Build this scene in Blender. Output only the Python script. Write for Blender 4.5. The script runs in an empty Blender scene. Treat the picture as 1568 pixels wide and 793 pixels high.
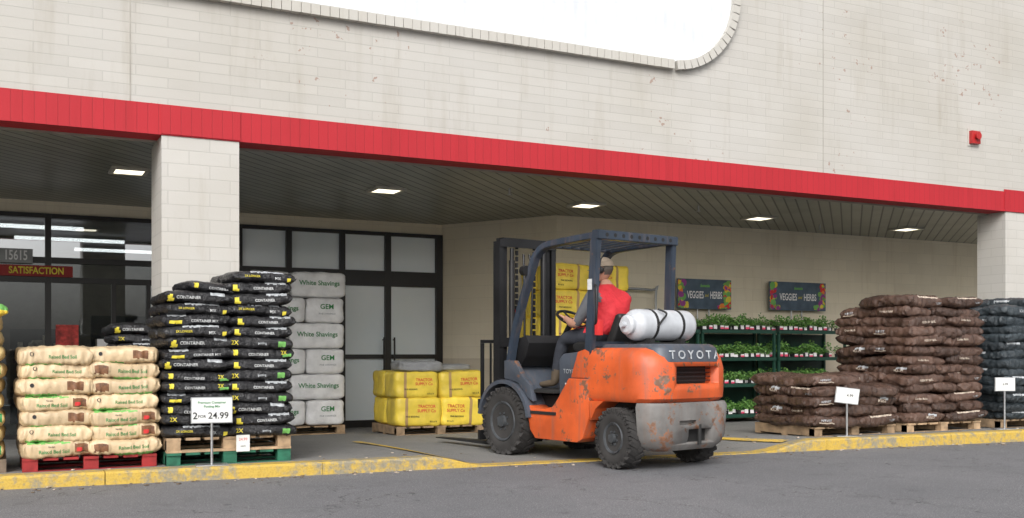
import bpy, bmesh, math, random
from mathutils import Vector, Matrix, noise
from mathutils.bvhtree import BVHTree
random.seed(7)
R=random.random
def U(a,b): return random.uniform(a,b)
scene=bpy.context.scene
COL=scene.collection
# ------------------------------------------------------------ node helpers
class NT:
    def __init__(s,name):
        s.m=bpy.data.materials.new(name); s.m.use_nodes=True
        s.t=s.m.node_tree; s.n=s.t.nodes; s.l=s.t.links
        s.b=s.n['Principled BSDF']; s.out=s.n['Material Output']
    def add(s,t,**k):
        n=s.n.new(t)
        for a,v in k.items(): setattr(n,a,v)
        return n
    def link(s,a,b): s.l.new(a,b)
    def math(s,op,a,b=None,c=None):
        n=s.add('ShaderNodeMath',operation=op)
        for i,v in enumerate((a,b,c)):
            if v is None: continue
            if isinstance(v,(int,float)): n.inputs[i].default_value=v
            else: s.link(v,n.inputs[i])
        return n.outputs[0]
    def noise(s,vec,scale,detail=4,rough=.55):
        n=s.add('ShaderNodeTexNoise'); n.inputs['Scale'].default_value=scale
        n.inputs['Detail'].default_value=min(detail,4); n.inputs['Roughness'].default_value=rough
        if vec is not None: s.link(vec,n.inputs['Vector'])
        return n.outputs['Fac']
    def ramp(s,fac,a,b,ca=(0,0,0,1),cb=(1,1,1,1)):
        n=s.add('ShaderNodeValToRGB'); n.color_ramp.elements[0].position=a; n.color_ramp.elements[1].position=b
        n.color_ramp.elements[0].color=ca; n.color_ramp.elements[1].color=cb
        s.link(fac,n.inputs[0]); return n.outputs[0]
    def mix(s,f,a,b,mode='MIX'):
        n=s.add('ShaderNodeMix',data_type='RGBA',blend_type=mode)
        for i,v in ((0,f),(6,a),(7,b)):
            if isinstance(v,(int,float)): n.inputs[i].default_value=v
            elif isinstance(v,tuple): n.inputs[i].default_value=v if len(v)==4 else (*v,1)
            else: s.link(v,n.inputs[i])
        return n.outputs[2]
    def bump(s,h,strength,dist=.01,normal=None):
        n=s.add('ShaderNodeBump'); n.inputs['Strength'].default_value=strength; n.inputs['Distance'].default_value=dist
        s.link(h,n.inputs['Height'])
        if normal is not None: s.link(normal,n.inputs['Normal'])
        return n.outputs[0]
    def obj(s): return s.add('ShaderNodeTexCoord').outputs['Object']
    def pos(s): return s.add('ShaderNodeNewGeometry').outputs['Position']
def c4(c): return (*c,1)
def sc(c,k): return tuple(max(0,min(1,v*k)) for v in c)
def pmat(name,col,rough=.6,var=.15,scale=4,bump=.15,bscale=60,metal=0,rvar=0,bdist=.004,spec=.5,island=0,coat=0):
    t=NT(name); v=t.obj()
    f=t.noise(v,scale,3)
    c=t.mix(t.ramp(f,.3,.7),c4(sc(col,1-var)),c4(sc(col,1+var)))
    if island:
        oi=t.add('ShaderNodeObjectInfo').outputs['Random']
        k=t.math('MULTIPLY_ADD',oi,island*2,1-island)
        g=t.add('ShaderNodeCombineColor')
        for i in range(3): t.link(k,g.inputs[i])
        c=t.mix(1.0,c,g.outputs[0],'MULTIPLY')
    t.link(c,t.b.inputs['Base Color'])
    t.b.inputs['Roughness'].default_value=rough; t.b.inputs['Metallic'].default_value=metal
    t.b.inputs['Specular IOR Level'].default_value=spec
    if coat: t.b.inputs['Coat Weight'].default_value=coat
    if bump: t.link(t.bump(t.noise(v,bscale,3),bump,bdist),t.b.inputs['Normal'])
    return t.m
def emis(name,col,st):
    t=NT(name); t.b.inputs['Emission Color'].default_value=c4(col); t.b.inputs['Emission Strength'].default_value=st
    t.b.inputs['Base Color'].default_value=c4(col); return t.m
def brick_mat(name,col,bw,bh,sign=1,lower=None,groove=.86,bstr=.35,ms=.006,chips=True):
    t=NT(name); p=t.pos(); s=t.add('ShaderNodeSeparateXYZ'); t.link(p,s.inputs[0])
    x=t.math('ADD' if sign>0 else 'SUBTRACT',s.outputs[0],s.outputs[1])
    cb=t.add('ShaderNodeCombineXYZ'); t.link(x,cb.inputs[0]); t.link(s.outputs[2],cb.inputs[1])
    b=t.add('ShaderNodeTexBrick'); t.link(cb.outputs[0],b.inputs['Vector'])
    b.inputs['Scale'].default_value=1; b.inputs['Brick Width'].default_value=bw; b.inputs['Row Height'].default_value=bh
    b.inputs['Mortar Size'].default_value=ms; b.inputs['Mortar Smooth'].default_value=.4
    b.inputs['Color1'].default_value=c4(sc(col,1.03)); b.inputs['Color2'].default_value=c4(sc(col,.97)); b.inputs['Mortar'].default_value=c4(sc(col,groove))
    c=b.outputs['Color']
    big=t.noise(p,.7,4); c=t.mix(t.ramp(big,.35,.75),c,t.mix(1.0,c,(.90,.885,.85),'MULTIPLY'))
    mp=t.add('ShaderNodeMapping'); mp.inputs['Scale'].default_value=(3,3,.35); t.link(p,mp.inputs[0])
    st=t.noise(mp.outputs[0],1.6,4,.7); c=t.mix(t.ramp(st,.54,.82),c,t.mix(1.0,c,(.86,.83,.79),'MULTIPLY'))
    if lower:
        c=t.mix(t.math('LESS_THAN',s.outputs[2],lower[0]),c,t.mix(1.0,c,c4(lower[1]),'MULTIPLY'))
    if chips:
        pk=t.noise(p,11,3,.6); pb=t.noise(p,.9,1)
        chip=t.math('MULTIPLY',t.math('GREATER_THAN',pk,.665),t.math('GREATER_THAN',pb,.60))
        c=t.mix(chip,c,(.34,.25,.21,1))
    t.link(c,t.b.inputs['Base Color']); t.b.inputs['Roughness'].default_value=.75
    n1=t.bump(b.outputs['Fac'],bstr,.006); n1.node.invert=True
    n2=t.bump(t.noise(p,45,3),.25,.004,n1)
    t.link(n2,t.b.inputs['Normal']); return t.m
# ------------------------------------------------------------ mesh helpers
def mk(name,verts,faces,mats,parent=None,smooth=False,loc=(0,0,0),rot=(0,0,0),fm=None):
    me=bpy.data.meshes.new(name); me.from_pydata([tuple(v) for v in verts],[],faces); me.update()
    if not isinstance(mats,(list,tuple)): mats=[mats]
    for m in mats: me.materials.append(m)
    if fm:
        for p,i in zip(me.polygons,fm): p.material_index=i
    if smooth:
        for p in me.polygons: p.use_smooth=True
    o=bpy.data.objects.new(name,me); COL.objects.link(o); o.location=loc; o.rotation_euler=rot
    if parent: o.parent=parent
    return o
def inst(name,me,parent,loc,rot=(0,0,0),scale=(1,1,1)):
    o=bpy.data.objects.new(name,me); COL.objects.link(o); o.location=loc; o.rotation_euler=rot; o.scale=scale; o.parent=parent; return o
def empty(name,loc=(0,0,0),rot=(0,0,0)):
    o=bpy.data.objects.new(name,None); COL.objects.link(o); o.location=loc; o.rotation_euler=rot; o.empty_display_size=.2; return o
def frombm(name,bm,mats,parent=None,smooth=False,loc=(0,0,0),rot=(0,0,0)):
    me=bpy.data.meshes.new(name); bmesh.ops.recalc_face_normals(bm,faces=bm.faces); bm.to_mesh(me); bm.free()
    if not isinstance(mats,(list,tuple)): mats=[mats]
    for m in mats: me.materials.append(m)
    if smooth:
        for p in me.polygons: p.use_smooth=True
        try: me.set_sharp_from_angle(angle=math.radians(40))
        except Exception: pass
    o=bpy.data.objects.new(name,me); COL.objects.link(o); o.location=loc; o.rotation_euler=rot
    if parent: o.parent=parent
    return o
def bmbox(bm,x0,x1,y0,y1,z0,z1,mi=0,M=None):
    vs=[bm.verts.new(v) for v in ((x0,y0,z0),(x1,y0,z0),(x1,y1,z0),(x0,y1,z0),(x0,y0,z1),(x1,y0,z1),(x1,y1,z1),(x0,y1,z1))]
    if M:
        for v in vs: v.co=M@v.co
    for f in ((0,3,2,1),(4,5,6,7),(0,1,5,4),(1,2,6,5),(2,3,7,6),(3,0,4,7)):
        bm.faces.new([vs[i] for i in f]).material_index=mi
def box(name,x0,x1,y0,y1,z0,z1,mat,parent=None,bev=0,seg=2,rot=None,M=None):
    bm=bmesh.new(); bmbox(bm,x0,x1,y0,y1,z0,z1,M=M)
    if bev: bmesh.ops.bevel(bm,geom=bm.edges[:],offset=bev,segments=seg,affect='EDGES',profile=.6)
    return frombm(name,bm,mat,parent,smooth=bool(bev))
def prism(name,pts,x0,x1,mat,parent=None,bev=0,seg=2):  # pts in (y,z)
    bm=bmesh.new()
    a=[bm.verts.new((x0,p[0],p[1])) for p in pts]; b=[bm.verts.new((x1,p[0],p[1])) for p in pts]
    n=len(pts); bm.faces.new(a); bm.faces.new(b[::-1])
    for i in range(n): bm.faces.new((a[i],b[i],b[(i+1)%n],a[(i+1)%n]))
    bmesh.ops.recalc_face_normals(bm,faces=bm.faces)
    if bev: bmesh.ops.bevel(bm,geom=bm.edges[:],offset=bev,segments=seg,affect='EDGES',profile=.6)
    return frombm(name,bm,mat,parent,smooth=bool(bev))
def beam(bm,p0,p1,w,h,up=(0,0,1),mi=0):
    p0=Vector(p0);p1=Vector(p1); d=(p1-p0); L=d.length; d.normalize(); u=Vector(up)
    if abs(d.dot(u))>.98: u=Vector((0,1,0))
    s=d.cross(u).normalized(); u=s.cross(d)
    M=Matrix((s,d,u)).transposed().to_4x4(); M.translation=p0
    bmbox(bm,-w/2,w/2,0,L,-h/2,h/2,mi,M)
def cyl(bm,p0,p1,r,seg=16,r2=None,mi=0):
    p0=Vector(p0);p1=Vector(p1); d=p1-p0; L=d.length
    q=d.to_track_quat('Z','Y').to_matrix().to_4x4(); q.translation=(p0+p1)/2
    g=bmesh.ops.create_cone(bm,cap_ends=True,segments=seg,radius1=r,radius2=r if r2 is None else r2,depth=L,matrix=q)
    for v in g['verts']:
        for f in v.link_faces: f.material_index=mi
def tube(bm,pts,r,seg=10,mi=0,rz=None):
    pts=[Vector(p) for p in pts]; rings=[]; n=len(pts)
    prev=None
    for i,p in enumerate(pts):
        d=(pts[min(i+1,n-1)]-pts[max(i-1,0)]).normalized()
        if prev is None:
            u=Vector((0,0,1)) if abs(d.z)<.9 else Vector((0,1,0))
        else: u=prev
        s=d.cross(u).normalized(); u=s.cross(d).normalized(); prev=u
        ring=[]
        for k in range(seg):
            a=2*math.pi*k/seg+math.pi/seg
            ca,sa=math.cos(a),math.sin(a)
            if seg==4: q=s*(ca*1.414*(rz or r))+u*(sa*1.414*r)
            else: q=s*(ca*(rz or r))+u*(sa*r)
            ring.append(bm.verts.new(p+q))
        rings.append(ring)
    for a,b in zip(rings,rings[1:]):
        for k in range(seg): bm.faces.new((a[k],a[(k+1)%seg],b[(k+1)%seg],b[k])).material_index=mi
    bm.faces.new(rings[0][::-1]).material_index=mi; bm.faces.new(rings[-1]).material_index=mi
def lathe(bm,prof,seg=32,mi=0,M=Matrix()): # (x,r) about X
    rings=[]
    for x,r in prof:
        rings.append([bm.verts.new(M@Vector((x,r*math.cos(2*math.pi*k/seg),r*math.sin(2*math.pi*k/seg)))) for k in range(seg)])
    for a,b in zip(rings,rings[1:]):
        for k in range(seg): bm.faces.new((a[k],a[(k+1)%seg],b[(k+1)%seg],b[k])).material_index=mi
    bm.faces.new(rings[0][::-1]).material_index=mi; bm.faces.new(rings[-1]).material_index=mi
def smoothpath(pts,k=6):
    P=[Vector(p) for p in pts]; out=[]
    for i in range(len(P)-1):
        p0=P[max(i-1,0)];p1=P[i];p2=P[i+1];p3=P[min(i+2,len(P)-1)]
        for j in range(k):
            t=j/k
            out.append(.5*((2*p1)+(p2-p0)*t+(2*p0-5*p1+4*p2-p3)*t*t+(3*p1-p0-3*p2+p3)*t**3))
    out.append(P[-1]); return out
def text_mesh(s,size,shear=0,bold=0):
    cu=bpy.data.curves.new('t','FONT'); cu.body=s; cu.size=size; cu.align_x='CENTER'; cu.align_y='CENTER'; cu.resolution_u=3
    cu.shear=shear; cu.offset=bold
    o=bpy.data.objects.new('t',cu); COL.objects.link(o)
    dg=bpy.context.evaluated_depsgraph_get(); dg.update()
    me=bpy.data.meshes.new_from_object(o.evaluated_get(dg))
    V=[tuple(v.co) for v in me.vertices]; F=[tuple(p.vertices) for p in me.polygons]
    bpy.data.objects.remove(o); bpy.data.meshes.remove(me); bpy.data.curves.remove(cu)
    return V,F
TC={}
def tm(s,size,shear=0,bold=0):
    k=(s,size,shear,bold)
    if k not in TC: TC[k]=text_mesh(*k)
    return TC[k]
def flat_text(name,s,size,mat,parent,loc,rot=(math.pi/2,0,0),shear=0,bold=0):
    V,F=tm(s,size,shear,bold); return mk(name,V,F,mat,parent,loc=loc,rot=rot)
# ------------------------------------------------------------ materials
M_wall=brick_mat('painted_block',(.49,.475,.445),.60,.10,1,groove=.88,bstr=.3)
M_colm=brick_mat('painted_column_block',(.52,.505,.475),.40,.135,1,chips=False,groove=.87,bstr=.3)
M_back=brick_mat('back_wall_block',(.80,.725,.57),.40,.20,1,lower=(1.0,(.80,.78,.78)),groove=.93,chips=False)
M_back2=brick_mat('angled_wall_block',(.80,.725,.57),.85,.20,-1,lower=(1.0,(.80,.78,.78)),groove=.93,chips=False)
M_red=brick_mat('red_painted_band',(.43,.015,.025),.10,.60,1,groove=.82,bstr=.3,chips=False)
M_white=NT('white_sign_panel')
p=M_white.pos(); w=M_white.add('ShaderNodeTexWave'); w.inputs['Scale'].default_value=2.2; M_white.link(p,w.inputs[0])
M_white.link(M_white.mix(M_white.ramp(M_white.noise(p,2,4),.4,.7),(.74,.765,.79),(.63,.66,.70)),M_white.b.inputs['Base Color'])
M_white.link(M_white.bump(w.outputs['Fac'],.35,.015),M_white.b.inputs['Normal']); M_white.b.inputs['Roughness'].default_value=.35; M_white=M_white.m
# soffit
t=NT('soffit_planks'); p=t.pos(); s=t.add('ShaderNodeSeparateXYZ'); t.link(p,s.inputs[0])
d=t.math('MULTIPLY',t.math('SUBTRACT',s.outputs[0],s.outputs[1]),.7071/.15)
fr=t.math('FRACT',d); g=t.math('LESS_THAN',fr,.16)
idn=t.add('ShaderNodeTexWhiteNoise',noise_dimensions='1D'); t.link(t.math('FLOOR',d),idn.inputs['W'])
base=t.mix(idn.outputs['Value'],(.26,.27,.225,1),(.34,.345,.30,1))
base=t.mix(t.ramp(t.noise(p,1.2,4),.4,.75),base,(.21,.215,.18,1))
t.link(t.mix(g,base,(.015,.015,.012,1)),t.b.inputs['Base Color']); t.b.inputs['Roughness'].default_value=.33
nn=t.bump(g,.8,.02); nn.node.invert=True; t.link(nn,t.b.inputs['Normal']); M_soffit=t.m
# asphalt
def asphalt(name,a,b,crack=True):
    t=NT(name); p=t.pos()
    f=t.noise(p,120,3,.8); c=t.mix(t.ramp(f,.42,.62),c4(a),c4(b))
    sp=t.add('ShaderNodeTexVoronoi'); sp.inputs['Scale'].default_value=55; t.link(p,sp.inputs['Vector'])
    c=t.mix(t.math('MULTIPLY',t.math('LESS_THAN',sp.outputs['Distance'],.24),.5),c,(.45,.44,.43,1))
    l=t.noise(p,.55,4,.65); c=t.mix(t.ramp(l,.35,.7),c,t.mix(1.0,c,(.80,.81,.82),'MULTIPLY'))
    l2=t.noise(p,2.6,4,.7); c=t.mix(t.ramp(l2,.56,.74),c,t.mix(1.0,c,(.76,.76,.77),'MULTIPLY'))
    l3=t.noise(p,7,2,.5); c=t.mix(t.ramp(l3,.68,.76),c,t.mix(1.0,c,(.55,.55,.56),'MULTIPLY'))
    if crack:
        v=t.add('ShaderNodeTexVoronoi',feature='DISTANCE_TO_EDGE'); v.inputs['Scale'].default_value=.35
        wp=t.add('ShaderNodeVectorMath',operation='ADD'); t.link(p,wp.inputs[0])
        nz=t.add('ShaderNodeTexNoise'); nz.inputs['Scale'].default_value=2.5; nz.inputs['Detail'].default_value=4; t.link(p,nz.inputs['Vector'])
        t.link(nz.outputs['Color'],wp.inputs[1]); t.link(wp.outputs[0],v.inputs['Vector'])
        c=t.mix(t.math('MULTIPLY',t.math('LESS_THAN',v.outputs['Distance'],.0022),.6),c,(.035,.035,.035,1))
    t.link(c,t.b.inputs['Base Color']); t.b.inputs['Roughness'].default_value=.8
    t.link(t.bump(f,.5,.006),t.b.inputs['Normal']); return t.m
M_road=asphalt('asphalt',(.11,.11,.118),(.26,.26,.27))
M_pave=asphalt('pavement',(.20,.195,.185),(.28,.275,.26),False)
M_ground=pmat('dirt',(.15,.14,.12))
def worn(name,a,b,lo,hi,sc1=14):
    t=NT(name); p=t.pos(); f=t.noise(p,sc1,4,.7); f2=t.noise(p,1.6,3)
    m=t.math('MULTIPLY_ADD',f2,.5,t.math('MULTIPLY',f,.75))
    c=t.mix(t.ramp(m,lo,hi),c4(a),c4(b)); c=t.mix(t.ramp(t.noise(p,60,3),.45,.7),c,t.mix(1.0,c,(.8,.78,.72),'MULTIPLY'))
    t.link(c,t.b.inputs['Base Color']); t.b.inputs['Roughness'].default_value=.75
    t.link(t.bump(t.noise(p,80,4),.5,.005),t.b.inputs['Normal']); return t.m
M_yk=worn('kerb_yellow_paint',(.56,.38,.07),(.28,.25,.18),.585,.73)
M_yl=worn('line_yellow_paint',(.72,.48,.08),(.26,.24,.18),.62,.76,25)
M_frame=pmat('bronze_frame',(.018,.017,.016),rough=.4,bump=.05)
M_pane=NT('papered_glass'); _t=M_pane; _t.link(_t.mix(_t.ramp(_t.noise(_t.pos(),.8,4),.35,.7),(.80,.88,.91),(.88,.93,.95)),_t.b.inputs['Base Color']); _t.b.inputs['Roughness'].default_value=.1; M_pane=_t.m
def glass(name,tint,k,o):
    t=NT(name); tr=t.add('ShaderNodeBsdfTransparent'); tr.inputs[0].default_value=c4(tint); gl=t.add('ShaderNodeBsdfGlossy'); gl.inputs['Roughness'].default_value=.02; gl.inputs[0].default_value=(.95,.97,1,1)
    fz=t.add('ShaderNodeFresnel'); fz.inputs[0].default_value=1.5; mx=t.add('ShaderNodeMixShader')
    t.link(t.math('MULTIPLY_ADD',fz.outputs[0],k,o),mx.inputs[0]); t.link(tr.outputs[0],mx.inputs[1]); t.link(gl.outputs[0],mx.inputs[2]); t.link(mx.outputs[0],t.out.inputs[0]); return t.m
M_glass=glass('door_glass',(.72,.76,.76),1.0,.02); M_glass2=glass('coated_transom_glass',(.50,.53,.55),2.0,.28)
M_dark=pmat('interior_dark',(.07,.07,.075),rough=.8)
M_metal=pmat('galvanised',(.45,.46,.47),rough=.4,metal=.8)
M_wtxt=pmat('white_ink',(.8,.8,.8),bump=0,var=.02)
M_wt2=pmat('printed_white_ink',(.55,.56,.56),bump=0,var=.2,scale=20)
M_black=pmat('black_ink',(.02,.02,.02),bump=0)
M_green=pmat('green_ink',(.03,.22,.06),bump=0)
M_grn2=pmat('light_green_ink',(.16,.42,.10),bump=0)
M_yell=pmat('yellow_ink',(.72,.60,.05),bump=0)
M_redp=pmat('red_ink',(.6,.03,.03),bump=0)
M_brink=pmat('brown_ink',(.16,.07,.03),bump=0,var=.5,scale=30)
M_paleink=pmat('pale_ink',(.5,.42,.34),bump=0,var=.3,scale=30)
M_silv=pmat('silver_ink',(.40,.42,.44),bump=0,var=.4,scale=30)
M_wood=pmat('pallet_wood',(.36,.25,.15),var=.35,scale=9,rough=.85,bump=.4,island=.25)
M_woodd=pmat('old_pallet_wood',(.16,.12,.085),var=.35,scale=9,rough=.85,bump=.4)
M_gwood=pmat('green_painted_wood',(.02,.13,.075),var=.4,scale=9,rough=.7)
M_rwood=pmat('red_painted_wood',(.30,.02,.02),var=.3,scale=9,rough=.7)
# ------------------------------------------------------------ ground & road
KP=[(-30,10.9),(-8,9.62),(0,9.28),(1.9,9.10),(3.75,9.02),(8.2,8.78),(11.3,8.52),(16,8.2),(45,6.3)]
def kerbY(x):
    for (a,ya),(b,yb) in zip(KP,KP[1:]):
        if x<=b: return ya+(yb-ya)*(x-a)/(b-a)
    return KP[-1][1]
def ss(a,b,x):
    t=max(0,min(1,(x-a)/(b-a))); return t*t*(3-2*t)
def rampf(x): return ss(3.7,4.25,x)*(1-ss(7.5,8.25,x))
def fz_(x,y):
    b=.12-.036*(y-9); lo=min(b,.008); f=rampf(x); return b*(1-f)+lo*f
KW=.19
mk('ground',[(-300,-300,-.4),(300,-300,-.4),(300,300,-.4),(-300,300,-.4)],[(0,1,2,3)],M_ground)
xs=[-30,-20,-12]+[ -8+.25*i for i in range(0,105)]+[20,28,45]
V=[];F=[]
for x in xs: V+= [(x*8 if x in(-30,45) else x,-120,0),(x,kerbY(x)+.06,0)]
for i in range(len(xs)-1): F.append((2*i,2*i+2,2*i+3,2*i+1))
mk('road',V,F,M_road)
ys=[0,.12,.25,.4,.55,.7,.85,1.0]
V=[];F=[]
for x in xs:
    y0=kerbY(x)+KW
    for v in ys:
        y=y0+(24-y0)*v*v; V.append((x,y,fz_(x,min(y,16))))
n=len(ys)
for i in range(len(xs)-1):
    for j in range(n-1): F.append((i*n+j,(i+1)*n+j,(i+1)*n+j+1,i*n+j+1))
mk('pavement',V,F,M_pave,smooth=True)
kerb=empty('kerb')
bm=bmesh.new(); x=-12.0
while x<24:
    x2=min(x+ (1.83 if not(3.6<x+1.83<8.4 or 3.4<x<8.3) else .18),24)
    g=.008 if x2-x>1 else 0
    xa,xb=x+g/2,x2-g/2
    vs=[]
    for xx in (xa,xb):
        top=max(.009,fz_(xx,kerbY(xx)+KW)+.004)
        y=kerbY(xx)
        fl=0.02 if top>.05 else .0
        for q in ((y-.0,-.05),(y,max(.006,top-.02)),(y+fl,top),(y+KW,top),(y+KW,-.05)): vs.append(bm.verts.new((xx,*q)))
    a,b=vs[:5],vs[5:]
    for k in range(5): bm.faces.new((a[k],b[k],b[(k+1)%5],a[(k+1)%5]))
    if g: bm.faces.new(a[::-1]); bm.faces.new(b)
    x=x2
frombm('kerb_stones',bm,M_yk,kerb)
def paintline(name,pts,w):
    V=[];F=[]
    for i,(x,y) in enumerate(pts):
        V+=[(x-w/2,y,fz_(x-w/2,y)+.012),(x+w/2,y,fz_(x+w/2,y)+.012)]
    for i in range(len(pts)-1): F.append((2*i,2*i+1,2*i+3,2*i+2))
    return mk(name,V,F,M_yl)
paintline('painted_line',[(4.08-.012*i,9.2+.2*i) for i in range(15)],.12)
paintline('painted_line',[(8.0-.02*i,9.0+.2*i) for i in range(10)],.12)
bm=bmesh.new()
for k in range(260):
    x=U(-1,12); y=kerbY(x)-abs(random.gauss(0,.12))-.02 if R()<.6 else kerbY(x)+KW+U(0,1.2)
    z=(0 if y<kerbY(x) else fz_(x,y))+.004; s=U(.004,.014)
    M=Matrix.Translation((x,y,z))@Matrix.Rotation(U(0,6),4,'Z')@Matrix.Diagonal((s*U(.6,2),s,s*.5,1))
    bmbox(bm,-1,1,-1,1,-.2,1,0 if R()<.7 else 1,M)
frombm('ground_litter',bm,[M_woodd,M_paleink])
# ------------------------------------------------------------ building
YF=10.5; ZB=3.24; ZT=3.54; YS=16.0
bld=empty('retail_store_building')
box('upper_facade',-14,26,YF,YF+.3,ZT,8.2,M_wall,bld)
box('red_band',-14,26,YF-.012,YF+.3,ZB,ZT-.001,M_red,bld)
box('soffit',-14,26,YF+.301,YS+.3,ZB+.02,ZB+.06,M_soffit,bld)
box('soffit_edge_trim',-14,26,YF+.301,YF+.34,ZB-.02,ZB+.018,pmat('edge_trim',(.30,.29,.25)),bld)
box('roof_slab',-14,26,YF+.3,30,7.6,7.8,M_dark,bld)
box('column_1',1.44,2.19,YF,YF+.73,-.3,ZB-.001,M_colm,bld)
box('column_1_band',1.434,2.196,YF-.022,YF-.0125,ZB+.01,ZT-.012,M_red,bld)
box('column_2',13.65,14.45,YF,YF+.5,-.3,ZB-.001,M_colm,bld)
box('column_2_band',13.6,14.5,YF-.022,YF-.0125,ZB+.0,ZT+.03,M_red,bld)
box('column_0',-11.5,-10.7,YF,YF+.73,-.3,ZB-.001,M_colm,bld)
box('back_wall',7.85,26,14.05,14.3,-.4,ZB+.019,M_back,bld)
box('end_wall',25.7,26,YF+.3,14.05,-.4,ZB+.019,M_back,bld)
a=Vector((6.72,16.0,0)); b=Vector((7.85,14.05,0)); dd=(b-a).normalized(); nn=Vector((-dd.y,dd.x,0))*.25
mk('angled_wall',[a+Vector((0,0,-.4)),b+Vector((0,0,-.4)),b+nn+Vector((0,0,-.4)),a+nn+Vector((0,0,-.4)),a+Vector((0,0,ZB+.019)),b+Vector((0,0,ZB+.019)),b+nn+Vector((0,0,ZB+.019)),a+nn+Vector((0,0,ZB+.019))],
   [(0,1,5,4),(1,2,6,5),(2,3,7,6),(3,0,4,7),(4,5,6,7),(0,3,2,1)],M_back2,bld)
box('storefront_header',-14,6.72,YS,YS+.2,3.085,ZB+.019,M_back,bld)
bm=bmesh.new(); fy0,fy1=YS-.04,YS+.1
def fr_(x0,x1,z0,z1): bmbox(bm,x0,x1,fy0,fy1,z0,z1)
zb=-.16
for (x0,x1) in ((3.30,3.38),(4.06,4.15),(4.93,5.02),(5.70,5.80),(6.60,6.72),(2.4,2.48)): fr_(x0,x1,zb,3.08)
segs=[2.48,3.30,3.38,4.06,4.15,4.93,5.02,5.70,5.80,6.60]
for i in range(0,10,2):
    x0,x1=segs[i]+.001,segs[i+1]-.001
    fr_(x0,x1,3.02,3.079); fr_(x0,x1,2.19,2.44); fr_(x0,x1,zb,.0)
    fr_(x0,x1,1.0,1.07)
frombm('window_frames',bm,M_frame,bld)
bm=bmesh.new()
for i in range(0,10,2): bmbox(bm,segs[i]-.01,segs[i+1]+.01,YS+.02,YS+.04,zb,3.05)
frombm('papered_panes',bm,M_pane,bld)
bm=bmesh.new(); cyl(bm,(5.66,YS-.09,.75),(5.66,YS-.09,1.35),.014); cyl(bm,(5.84,YS-.09,.75),(5.84,YS-.09,1.35),.014)
bmbox(bm,5.65,5.67,YS-.09,YS-.03,.8,.82);bmbox(bm,5.65,5.67,YS-.09,YS-.03,1.3,1.32);bmbox(bm,5.83,5.85,YS-.09,YS-.03,.8,.82);bmbox(bm,5.83,5.85,YS-.09,YS-.03,1.3,1.32)
frombm('door_handles',bm,M_frame,bld,smooth=True)
bm=bmesh.new()
L=[-8,-6.6,-5.2,-3.8,-2.4,-.75,.65,2.4]
for x in L[:-1]: bmbox(bm,x-.04,x+.04,fy0,fy1,zb,3.08)
for x0,x1 in zip(L,L[1:]):
    x0+=.041;x1-=.041
    bmbox(bm,x0,x1,fy0,fy1,3.02,3.079); bmbox(bm,x0,x1,fy0,fy1,2.38,2.46); bmbox(bm,x0,x1,fy0+.01,fy1-.01,2.10,2.18); bmbox(bm,x0,x1,fy0,fy1,zb,-.05)
    xm=(x0+x1)/2; bmbox(bm,xm-.03,xm+.03,fy0,fy1,-.049,2.099)
bmbox(bm,1.98,2.03,fy0,fy1,-.049,2.099)
frombm('entrance_frames',bm,M_frame,bld)
box('entrance_glass',-7.96,2.44,YS+.02,YS+.03,zb,2.40,M_glass,bld)
box('entrance_transom_glass',-7.96,2.44,YS+.02,YS+.03,2.401,3.05,M_glass2,bld)
box('entrance_paper_pane',2.04,2.38,YS-.005,YS+.012,-.04,2.09,M_pane,bld)
M_shelf=pmat('interior_goods',(.30,.08,.05),var=.9,scale=3.5,rough=.7)
box('interior_floor',-14,6.8,YS+.11,29,-.14,-.12,pmat('interior_floor',(.35,.34,.32),rough=.3),bld)
box('interior_back',-14,6.8,26,26.2,-.1,3.6,pmat('interior_wall',(.2,.18,.16)),bld)
box('interior_ceiling',-14,6.8,YS+.31,26,3.45,3.5,M_dark,bld)
box('interior_side',6.9,7.1,YS+.3,26,-.1,3.4,M_dark,bld)
box('interior_wall_left',-14.2,-14,YF,30,-.3,7.6,M_wall,bld)
for i,x in enumerate((-3.2,-1.2,.2,1.5,2.9,4.4)):
    bm=bmesh.new(); bmbox(bm,x,x+.9,18.6+i*.3,18.9+i*.3,-.1,1.5+.25*(i%2))
    for k in range(24):
        xx=x+U(0,.75); bmbox(bm,xx,xx+U(.06,.16),18.25+i*.3,18.55+i*.3+k*.001,.1+.35*(k%4),.1+.35*(k%4)+U(.1,.3),k%4)
    frombm('interior_shelf_%d'%i,bm,[M_dark,M_shelf,M_redp,M_paleink],bld)
M_tube=emis('fluorescent',(1,.97,.9),7)
bm=bmesh.new()
for x,y in ((-2.5,18.5),(.3,18.2),(.3,22),(-2.5,22),(3.0,20.5),(-.6,20),(1.5,24)): bmbox(bm,x,x+2.0,y,y+.10,3.3,3.36)
frombm('interior_lamp_tubes',bm,M_tube,bld)
box('entrance_banner',-1.2,.97,YS-.075,YS-.045,2.18,2.335,pmat('banner_red',(.28,.015,.012),bump=0),bld)
flat_text('banner_text','SATISFACTION',.135,M_yell,bld,(.50,YS-.079,2.257),bold=.003).scale=(.78,1,1)
box('street_number',.0,.45,YS-.10,YS-.046,2.36,2.56,pmat('number_board',(.30,.31,.31),bump=0),bld,bev=.004)
flat_text('street_number_text','15615',.19,M_wtxt,bld,(.235,YS-.104,2.46),bold=.003).scale=(.64,1,1)
box('poster',.75,1.05,YS-.01,YS+.012,.9,1.5,pmat('poster_red',(.5,.05,.04),var=.6,scale=12,bump=0),bld)
box('poster',1.3,1.55,YS-.01,YS+.012,.95,1.3,M_wtxt,bld)
M_lamp=emis('ceiling_lamp',(1,.93,.72),2.2); M_ltrim=pmat('lamp_trim',(.5,.48,.42))
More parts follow.
